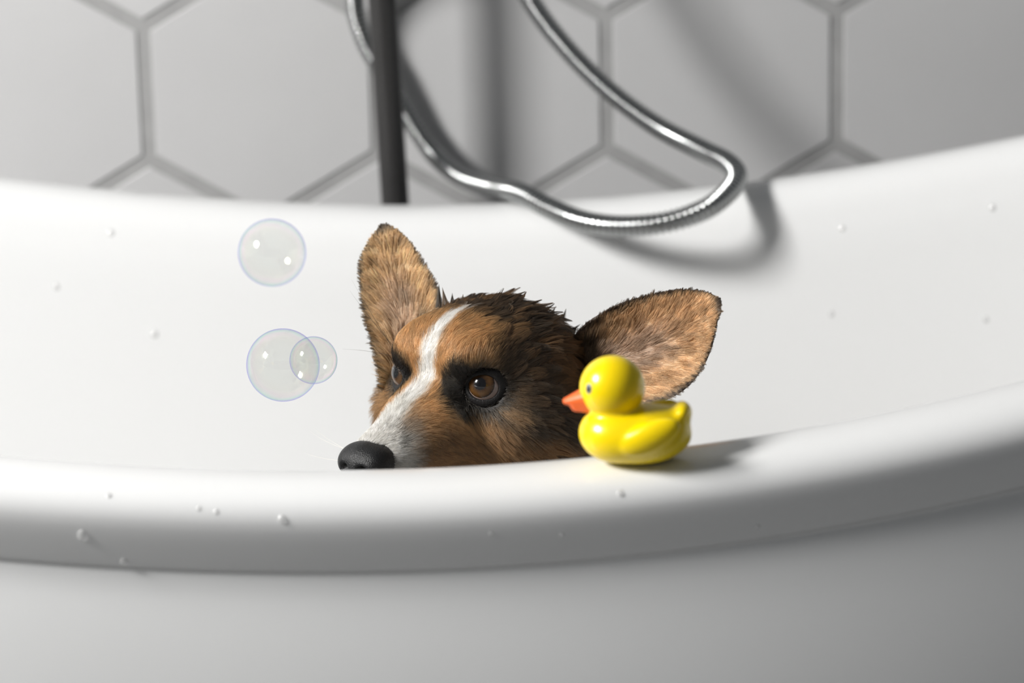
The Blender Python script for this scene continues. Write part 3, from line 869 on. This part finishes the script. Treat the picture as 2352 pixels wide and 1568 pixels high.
# ---- ears: cupped shells, each point at its own depth
def ear(rows, tip_dark, cup, inner_cols, n_front, n_back, seed, dark_side):
    S = np.array([r[0] for r in rows])
    NS, NTT = 40, 26
    ss = np.linspace(0, 1, NS)
    A = np.array([atD(r[1][0], r[1][1], DEY + r[1][2] / 1000) for r in rows])
    B = np.array([atD(r[2][0], r[2][1], DEY + r[2][2] / 1000) for r in rows])
    def spl(Q):
        pts = catmull(Q, 20)
        sp = np.concatenate([np.linspace(S[i], S[i + 1], 20, endpoint=False) for i in range(len(S) - 1)] + [[S[-1]]])
        return np.stack([np.interp(ss, sp, pts[:, k]) for k in range(3)], 1)
    Ae, Be = spl(A), spl(B)
    tt = np.linspace(-1, 1, NTT)
    G = Ae[:, None, :] * (1 - (tt[None, :, None] + 1) / 2) + Be[:, None, :] * ((tt[None, :, None] + 1) / 2)
    wid = np.linalg.norm(Be - Ae, axis=1)
    away = unit((Ae + Be) / 2 - CAM).mean(0)
    cupd = cup * wid * np.interp(ss, [0, 0.3, 0.7, 1], [1.1, 1.0, 0.55, 0.2])
    G = G + away[None, None, :] * (cupd[:, None] * (1 - np.abs(tt[None, :]) ** 2.2))[..., None]
    ds = np.gradient(G, axis=0); dt = np.gradient(G, axis=1)
    nn = unit(np.cross(ds, dt))
    if (nn.reshape(-1, 3) @ away).mean() > 0: nn = -nn          # inner face towards the viewer's side
    thick = 0.0011 * np.minimum(1, 1.4 - np.abs(tt[None, :]) ** 4) * np.interp(ss, [0, 0.5, 1], [1.9, 1.2, 0.8])[:, None]
    Fv = (G + nn * thick[..., None]).reshape(-1, 3); Bv = (G - nn * thick[..., None]).reshape(-1, 3)
    V = np.concatenate([Fv, Bv])
    M = NS * NTT
    faces = []
    for i in range(NS - 1):
        for j in range(NTT - 1):
            a = i * NTT + j
            faces.append((a, a + 1, a + 1 + NTT, a + NTT))
            faces.append((M + a, M + a + NTT, M + a + 1 + NTT, M + a + 1))
    ring = [j for j in range(NTT)] + [i * NTT + NTT - 1 for i in range(1, NS)] + [(NS - 1) * NTT + j for j in range(NTT - 2, -1, -1)] + [i * NTT for i in range(NS - 2, 0, -1)]
    for a, b in zip(ring, ring[1:] + ring[:1]):
        faces.append((a, M + a, M + b, b))
    o = mesh_obj('ear', V, faces, M_SKIN, dog)
    bmx = bmesh.new(); bmx.from_mesh(o.data); bmesh.ops.recalc_face_normals(bmx, faces=bmx.faces); bmx.to_mesh(o.data); bmx.free()
    sS = np.repeat(ss, NTT); tT = np.tile(tt, NS)
    def ecol(s, t, side, p):
        n = vnoise(p * 1000, 0.5); n2 = vnoise(p * 1000 + 50, 1.3)
        base, mid, edge = inner_cols; n = vnoise(p * 1000, 0.28)
        c = np.tile(base, (len(s), 1))
        w = (sst(0.55, 0.15, np.abs(t + 0.05)) * sst(0.75, 0.4, s) * 0.8)[:, None]
        c = c * (1 - w) + mid * w
        w = (0.28 * sst(0.0, 0.7, n + n2 * 0.35))[:, None]
        c = c * (1 - w) + np.array((0.24, 0.13, 0.06)) * w
        w = np.maximum(sst(0.84, 1.0, np.abs(t) + n2 * 0.05), sst(tip_dark, 1.0, s))[:, None]
        c = c * (1 - w) + edge * w
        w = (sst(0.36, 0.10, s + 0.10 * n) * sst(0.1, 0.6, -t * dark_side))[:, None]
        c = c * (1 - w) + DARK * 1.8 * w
        if side < 0: c = np.tile(DARK * 1.6, (len(s), 1)) + 0.03 * (n[:, None] + 0.3) * np.array((1, 0.6, 0.3))
        return np.clip(c, 0.004, 1)
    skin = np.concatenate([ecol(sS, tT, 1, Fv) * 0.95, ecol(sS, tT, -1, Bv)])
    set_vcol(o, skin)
    # hair
    for side, cnt in ((1, n_front), (-1, n_back)):
        r = np.random.default_rng(seed + side)
        fs = r.random(cnt) ** 0.85; ft = r.uniform(-1, 1, cnt)
        if side > 0:
            ft = np.where(r.random(cnt) < 0.25, np.sign(ft) * (1 - 0.12 * r.random(cnt)), ft)
        gi, gj = fs * (NS - 1), (ft + 1) / 2 * (NTT - 1)
        i0 = np.clip(gi.astype(int), 0, NS - 2); j0 = np.clip(gj.astype(int), 0, NTT - 2)
        a = (gi - i0)[:, None]; b = (gj - j0)[:, None]
        def bil(Q): return (Q[i0, j0] * (1 - a) + Q[i0 + 1, j0] * a) * (1 - b) + (Q[i0, j0 + 1] * (1 - a) + Q[i0 + 1, j0 + 1] * a) * b
        root = bil(G + side * nn * thick[..., None]); nrm_ = unit(bil(nn)) * side
        us, ut = unit(bil(ds)), unit(bil(dt))
        outw = np.sign(ft) * np.abs(ft) ** 0.7
        dd = unit(us * (1.0 - 0.35 * np.abs(outw))[:, None] + ut * (0.85 * outw)[:, None] + 0.09 * r.normal(0, 1, (cnt, 3)) + 0.22 * np.stack([vnoise(root * 1000, 0.35), vnoise(root * 1000 + 9, 0.35), vnoise(root * 1000 + 20, 0.35)], -1))
        lf = np.radians(11)
        dd = unit(dd * math.cos(lf) + nrm_ * math.sin(lf))
        ln = np.interp(fs, [0, 0.3, 0.7, 1.0], [16, 14, 10, 3.2]) * (1 - 0.66 * sst(0.5, 1.0, np.abs(ft))) * r.uniform(0.6, 1.2, cnt) / 1000
        if side < 0: ln *= 0.6
        bend = -0.30 * nrm_ + np.array((0, 0, -0.12))
        PP = root[:, None, :] + dd[:, None, :] * ln[:, None, None] * s_[None, :, None] + bend[:, None, :] * (ln * 0.6)[:, None, None] * (s_ ** 2)[None, :, None]
        PP, nr = clump(PP, root, max(20, cnt // 22), 0.72 * r.uniform(0.7, 1, cnt), 1.1, 0.2)
        cc = ecol(fs, ft, side, root) * np.clip(r.normal(1.05, 0.2, (cnt, 1)) + 0.25 * vnoise(root[nr] * 1000, 2.1)[:, None], 0.4, 1.7)
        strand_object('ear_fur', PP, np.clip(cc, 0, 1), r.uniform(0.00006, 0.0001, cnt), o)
    return o
ear([(0.0, (880, 905, 40), (955, 815, 50)), (0.12, (870, 850, 44), (985, 765, 54)), (0.27, (859, 795, 48), (1008, 712, 56)), (0.44, (841, 735, 54), (1003, 668, 60)), (0.58, (831, 672, 60), (984, 630, 64)),
     (0.72, (829, 612, 64), (957, 583, 68)), (0.86, (845, 566, 68), (928, 546, 71)), (0.95, (862, 538, 71), (905, 528, 73)), (1.0, (874, 524, 73), (888, 522, 74))],
    0.86, 0.16, (np.array((0.80, 0.57, 0.32)), np.array((0.72, 0.54, 0.40)), np.array((0.07, 0.045, 0.03))), 17000, 5000, 11, -1)
ear([(0.0, (1300, 800, 34), (1395, 985, 6)), (0.16, (1342, 748, 26), (1440, 950, 0)), (0.34, (1415, 702, 16), (1510, 925, -6)), (0.52, (1490, 678, 6), (1565, 898, -12)), (0.68, (1548, 667, -4), (1604, 858, -15)),
     (0.82, (1600, 667, -12), (1630, 808, -18)), (0.92, (1632, 675, -17), (1645, 750, -20)), (1.0, (1650, 686, -20), (1653, 700, -20))],
    0.90, 0.30, (np.array((0.70, 0.47, 0.265)), np.array((0.46, 0.33, 0.25)), np.array((0.05, 0.034, 0.026))), 20000, 5000, 23, 1)

# ---- nose
def nose_sdf(p):
    p = p * 1000.0
    a = p.copy(); a[..., 1] = np.abs(a[..., 1])
    d = d_ell(p, (61.5, 0, -31.5), (14.5, 13.6, 10.6))
    d = smin(d, d_ell(a, (62, 8.6, -32.5), (12, 8.4, 9.0)), 4)
    d = smin(d, d_cone(p, (71, 0, -37), (65, 0, -43), 4, 3.5), 5)
    d = smax(d, -d_ell(a, (75.5, 6.2, -33.5), (3.6, 2.7, 2.3)), 2)             # nostrils
    d = smax(d, -d_cone(a, (72, 9.5, -35), (66, 15.0, -36.5), 1.0, 0.6), 1.2)
    d = smax(d, -d_cone(p, (79.5, 0, -31.5), (74, 0, -47.5), 0.8, 0.8), 1.5)
    return d / 1000.0
v, f = surface_nets(nose_sdf, (0.045, -0.022, -0.054), (0.087, 0.022, -0.013), 0.0008)
mesh_obj('nose', to_world(v), f[:, ::-1], M_NOSE, dog)

# ---- eyes
def iris_mat():
    m, nt, b = new_mat('amber_iris')
    tc = nt.nodes.new('ShaderNodeTexCoord')
    ln = nt.nodes.new('ShaderNodeVectorMath'); ln.operation = 'LENGTH'
    sp = nt.nodes.new('ShaderNodeSeparateXYZ'); cb = nt.nodes.new('ShaderNodeCombineXYZ')
    nt.links.new(tc.outputs['Object'], sp.inputs[0])
    nt.links.new(sp.outputs['X'], cb.inputs['X']); nt.links.new(sp.outputs['Y'], cb.inputs['Y'])
    nt.links.new(cb.outputs[0], ln.inputs[0])
    nrmz = nt.nodes.new('ShaderNodeVectorMath'); nrmz.operation = 'NORMALIZE'
    nt.links.new(cb.outputs[0], nrmz.inputs[0])
    nz = nt.nodes.new('ShaderNodeTexNoise'); nz.inputs['Scale'].default_value = 9; nz.inputs['Detail'].default_value = 3
    nt.links.new(nrmz.outputs[0], nz.inputs['Vector'])
    ad = nt.nodes.new('ShaderNodeMath'); ad.operation = 'MULTIPLY_ADD'
    nt.links.new(nz.outputs['Fac'], ad.inputs[0]); ad.inputs[1].default_value = 0.0018; nt.links.new(ln.outputs['Value'], ad.inputs[2])
    mr = nt.nodes.new('ShaderNodeMapRange'); mr.inputs['From Min'].default_value = 0.0025; mr.inputs['From Max'].default_value = 0.0092
    nt.links.new(ad.outputs[0], mr.inputs['Value'])
    rp = nt.nodes.new('ShaderNodeValToRGB'); cr = rp.color_ramp
    cr.elements[0].position = 0.0; cr.elements[0].color = (0.012, 0.007, 0.004, 1)
    cr.elements[1].position = 1.0; cr.elements[1].color = (0.012, 0.008, 0.006, 1)
    for p, c in ((0.25, (0.022, 0.011, 0.005)), (0.6, (0.095, 0.045, 0.014)), (0.78, (0.08, 0.036, 0.010)), (0.9, (0.012, 0.007, 0.004))):
        e = cr.elements.new(p); e.color = (*c, 1)
    nt.links.new(mr.outputs[0], rp.inputs['Fac']); nt.links.new(rp.outputs['Color'], b.inputs['Base Color'])
    b.inputs['Roughness'].default_value = 0.25
    b.inputs['Coat Weight'].default_value = 0.6; b.inputs['Coat Roughness'].default_value = 0.02; b.inputs['Specular IOR Level'].default_value = 0.25
    return m
M_IRIS = iris_mat()
M_PUPIL = mat_pb('black_pupil', (0.003, 0.003, 0.004), 0.15, coat=0.6, var=0.1)
M_SCLERA = mat_pb('eye_white', (0.30, 0.22, 0.19), 0.25, coat=0.6, var=0.12, scale=300)
def cap(r, a0, a1, n=48, k=10, bulge=0.0):
    vv, ff = [], []
    for i in range(k + 1):
        t = math.radians(a0 + (a1 - a0) * i / k)
        rr = r + bulge * max(0.0, math.cos(t) - math.cos(math.radians(43))) / (1 - math.cos(math.radians(43)))
        for j in range(n):
            ph = 2 * math.pi * j / n
            vv.append((rr * math.sin(t) * math.cos(ph), rr * math.sin(t) * math.sin(ph), rr * math.cos(t)))
    for i in range(k):
        for j in range(n):
            ff.append((i * n + j, (i + 1) * n + j, (i + 1) * n + (j + 1) % n, i * n + (j + 1) % n))
    if a0 == 0:
        pass
    return np.array(vv), ff
gaze_c = unit(np.array((-0.24, 0.08, 0.96)))          # in the camera's axes: right, up, back towards the viewer
gaze = gaze_c[0] * CR + gaze_c[1] * CU - gaze_c[2] * FW
for s in (1, -1):
    ec = to_world(EYE_C * np.array((1, s, 1)) / 1000 - (0, 0.0008 * (s < 0), 0))
    g = gaze if s > 0 else unit(0.5 * gaze + vec_world(EYE_AX * np.array((1, -1, 1))))
    q = Vector(g).to_track_quat('Z', 'Y')
    def put(name, r, a0, a1, mat, parent, bulge=0.0006):
        vv, ff = cap(r, a0, a1, bulge=bulge)
        me = bpy.data.meshes.new(name)
        me.from_pydata(vv.tolist(), [], ff); me.update()
        me.polygons.foreach_set('use_smooth', [True] * len(me.polygons))
        me.materials.append(mat)
        o = bpy.data.objects.new(name, me); COL.objects.link(o); o.parent = parent
        return o
    R_ = EYE_R / 1000
    eo = put('eye', R_, 42.0, 179, M_SCLERA, dog)
    eo.location = Vector(ec) - Vector(dog.location)
    eo.rotation_euler = q.to_euler()
    put('iris', R_, 16.0, 42.0, M_IRIS, eo)
    put('pupil', R_, 0.02, 16.0, M_PUPIL, eo)
    # lids: a shell round the eyeball with an almond opening and a rounded margin
    ax = EYE_AX * np.array((1, s, 1)); axw = vec_world(ax)
    upv = unit(HU - (HU @ axw) * axw); sdv = np.cross(upv, axw) * 1.0
    if sdv @ HL * s < 0: sdv = -sdv                    # sdv points to the outer corner
    n = 64; ph = np.linspace(0, 2 * math.pi, n, endpoint=False)
    cx, sy = np.cos(ph), np.sin(ph)
    rx = np.where(cx > 0, 47, 50); ry = np.where(sy > 0, 38 if s > 0 else 42, 38 if s > 0 else 41)
    ang = np.radians(1 / np.sqrt((cx / rx) ** 2 + (sy / ry) ** 2))
    tilt = math.radians(-3)
    pdir = np.cos(ph + tilt)[:, None] * sdv + np.sin(ph + tilt)[:, None] * upv
    rows_ = []
    for da, rr in ((-0.5, 11.2), (-1.0, 11.7), (0.5, 12.3), (4, 12.9), (10, 13.5), (18, 14.0), (28, 14.2), (42, 13.6)):
        t = np.minimum(ang + math.radians(da), math.radians(100))
        rows_.append(ec + rr / 1000 * (np.cos(t)[:, None] * axw + np.sin(t)[:, None] * pdir))
    v = np.concatenate(rows_); f = []
    for i in range(len(rows_) - 1):
        for j in range(n):
            f.append((i * n + j, i * n + (j + 1) % n, (i + 1) * n + (j + 1) % n, (i + 1) * n + j))
    mesh_obj('eyelid', v, f, M_LID, dog)

# ---- pointed wet locks standing up along the crown and behind the ears
LK, LC, LR = [], [], []
def lock(rx, ry, tx, ty, dep, wid, n, colr):
    a0, b0 = atD(rx, ry, dep), atD(tx, ty, dep + rng.uniform(-0.004, 0.006))
    ax_ = unit(b0 - a0); ln_ = np.linalg.norm(b0 - a0)
    e1 = unit(np.cross(ax_, (0.3, 0.8, 0.1))); e2 = np.cross(ax_, e1)
    side_ = e1 * rng.uniform(-0.12, 0.12) + e2 * rng.uniform(-0.12, 0.12)
    for _ in range(n):
        r_, p_ = wid * math.sqrt(rng.random()), rng.uniform(0, 2 * math.pi)
        o_ = (e1 * math.cos(p_) + e2 * math.sin(p_)) * r_
        m_ = rng.uniform(0.75, 1.0)
        t_ = s_[:, None]
        LK.append(a0 + o_ * (1 - t_ ** 0.75 * 0.97) + ax_ * ln_ * t_ * m_ + side_ * ln_ * t_ * t_)
        LC.append(np.clip(colr * rng.uniform(0.6, 1.5), 0, 1)); LR.append(rng.uniform(0.00006, 0.0001))
for a_ in ((1228, 742, 1214, 700, 1.652, 0.004), (1252, 748, 1276, 701, 1.655, 0.004), (1282, 760, 1306, 711, 1.655, 0.0038), (1300, 772, 1331, 741, 1.652, 0.0036), (1268, 752, 1262, 716, 1.652, 0.0034), (1308, 780, 1322, 752, 1.650, 0.003),
           (1010, 705, 1003, 652, 1.636, 0.003), (1024, 705, 1018, 660, 1.634, 0.003), (1040, 706, 1036, 672, 1.634, 0.003), (1060, 708, 1066, 676, 1.634, 0.003), (1085, 712, 1084, 681, 1.636, 0.003), (1112, 714, 1124, 684, 1.638, 0.003),
           (1145, 714, 1160, 688, 1.64, 0.003), (1180, 718, 1202, 692, 1.644, 0.0032)):
    lock(*a_, 70, (DARK * 1.2 if rng.random() < 0.6 else SABLE * 0.7))
strand_object('lock_fur', np.array(LK), np.array(LC), np.array(LR), dog, 0.15)

# ---- whiskers and brow bristles
wh = []
def bristle(f0, l0, u0, dirv, ln, bend):
    r = np.array((f0, l0, u0), float)[None].astype(np.float32) / 1000
    for _ in range(6): r = r - dog_sdf(r)[:, None] * grad(dog_sdf, r, 0.001)
    d0 = unit(np.array(dirv, float)); b0 = np.array(bend, float)
    s = np.linspace(0, 1, 12)[:, None]
    wh.append(r[0] + d0 * ln / 1000 * s + b0 * ln / 1000 * s * s)
for f0, l0, u0, dv, ln, bd in ((2, -24, 16, (0.5, -0.5, 0.9), 36, (-0.15, -0.2, 0.1)), (3, -25, 15, (0.45, -0.35, 1.0), 42, (-0.1, -0.15, 0.1)), (3, -26, 13, (0.6, -0.7, 0.3), 28, (-0.2, -0.3, -0.2)),
                               (55, -18, -30, (0.2, -1, 0.1), 34, (-0.2, 0, 0.1)), (53, -18, -33, (0.1, -1, 0.3), 40, (-0.3, 0, -0.1)), (57, -17, -36, (0.3, -1, -0.05), 36, (-0.25, 0, 0.05)),
                               (49, 20, -36, (-0.3, 1, -0.1), 30, (-0.4, 0, -0.2)), (45, 21, -38, (-0.4, 1, -0.2), 30, (-0.4, 0, -0.3))):
    bristle(f0, l0, u0, dv, ln, bd)
wc = np.array([DARK * 0.4] * 3 + [WHITE] * 3 + [DARK] * 2)
strand_object('whiskers', to_world(np.array(wh)), wc, 0.00010, dog, 0.15)
tag(dog, 'wet tan and black corgi with white blaze peeking over the bathtub rim', 'dog')

# ------------------------------------------------------------------ water drops on the tub
M_WATER, nt, b = new_mat('water')
nt.nodes.remove(b)
gl = nt.nodes.new('ShaderNodeBsdfGlossy'); gl.inputs['Roughness'].default_value = 0.12
tr = nt.nodes.new('ShaderNodeBsdfTransparent'); tr.inputs['Color'].default_value = (0.97, 0.97, 0.97, 1)
lw = nt.nodes.new('ShaderNodeLayerWeight'); lw.inputs['Blend'].default_value = 0.35
fr = nt.nodes.new('ShaderNodeMath'); fr.operation = 'MULTIPLY_ADD'; fr.inputs[1].default_value = 0.25; fr.inputs[2].default_value = 0.10
nt.links.new(lw.outputs['Facing'], fr.inputs[0])
mx = nt.nodes.new('ShaderNodeMixShader')
nt.links.new(fr.outputs[0], mx.inputs[0]); nt.links.new(tr.outputs[0], mx.inputs[1]); nt.links.new(gl.outputs[0], mx.inputs[2])
df = nt.nodes.new('ShaderNodeBsdfDiffuse'); df.inputs['Color'].default_value = (0.95, 0.95, 0.95, 1)  # white mixed in to stand for the light a drop gathers
m2 = nt.nodes.new('ShaderNodeMixShader'); m2.inputs[0].default_value = 0.22
nt.links.new(mx.outputs[0], m2.inputs[1]); nt.links.new(df.outputs[0], m2.inputs[2])
nt.links.new(m2.outputs[0], nt.nodes['Material Output'].inputs['Surface'])
def drop(px, py, r, label, flat=0.5, run=1.0):
    loc, n = on_tub(px, py)
    bm = bmesh.new()
    bmesh.ops.create_uvsphere(bm, u_segments=20, v_segments=12, radius=1)
    for w in bm.verts:
        z = w.co.z
        w.co.z = (max(z, -0.15)) * flat
        if w.co.y > 0: w.co.y *= run; 
    q = n.to_track_quat('Z', 'Y').to_matrix()
    dn = Vector((0, 0, -1)); dn = (dn - dn.dot(n) * n).normalized()
    e2 = -dn; e1 = e2.cross(n).normalized()
    Mx = Matrix((e1, e2, n)).transposed()
    for w in bm.verts: w.co = Mx @ (w.co * r)
    o = bm_obj('water_drop', bm, M_WATER)
    o.location = loc
    tag(o, label, 'water drop', 'water drops on the bathtub')
DROPS = [(190, 1232, 0.0026, 'largest water drop, on the outer face of the near rim at the left end', 0.55, 1.6),
         (648, 1193, 0.0022, 'round water drop on the outer face of the near rim below the bubbles', 0.55, 1.1),
         (285, 1290, 0.0021, 'water drop hanging at the lower edge of the near rim', 0.6, 1.2),
         (250, 1137, 0.0016, 'small water drop on top of the near rim near its left end', 0.35, 1.1),
         (457, 1168, 0.0014, 'small water drop on the near rim left of the round drop', 0.35, 1.1),
         (497, 1176, 0.0015, 'small water drop on the near rim, close left of the round drop', 0.35, 1.2),
         (1425, 1132, 0.0018, 'faint water drop on the near rim right below the rubber duck', 0.35, 1.1),
         (1128, 1225, 0.0013, 'tiny water drop on the near rim face below the dog', 0.4, 1.2),
         (1290, 1228, 0.0013, 'tiny water drop on the near rim face, left below the rubber duck', 0.4, 1.2),
         (1740, 1210, 0.0015, 'small water drop on the near rim face, right of the rubber duck', 0.4, 1.2),
         (355, 768, 0.0030, 'water drop on the inner wall of the tub left of the bubbles', 0.35, 1.2),
         (255, 535, 0.0026, 'water drop high on the inner wall at the left end', 0.35, 1.2),
         (130, 660, 0.0024, 'water drop on the inner wall close to the left edge of the view', 0.3, 1.5),
         (1428, 549, 0.0026, 'water drop on the inner wall just under the hose loop', 0.5, 1.1),
         (2280, 478, 0.0026, 'bright water drop high on the inner wall at the right end', 0.45, 1.2),
         (1935, 525, 0.0024, 'water drop on the inner wall right of the hose shadow', 0.35, 1.2),
         (1910, 722, 0.0022, 'water drop low on the inner wall right of the dog', 0.3, 1.4),
         (2265, 735, 0.0022, 'water drop low on the inner wall at the right end', 0.3, 1.4)]
for a in DROPS: drop(*a)
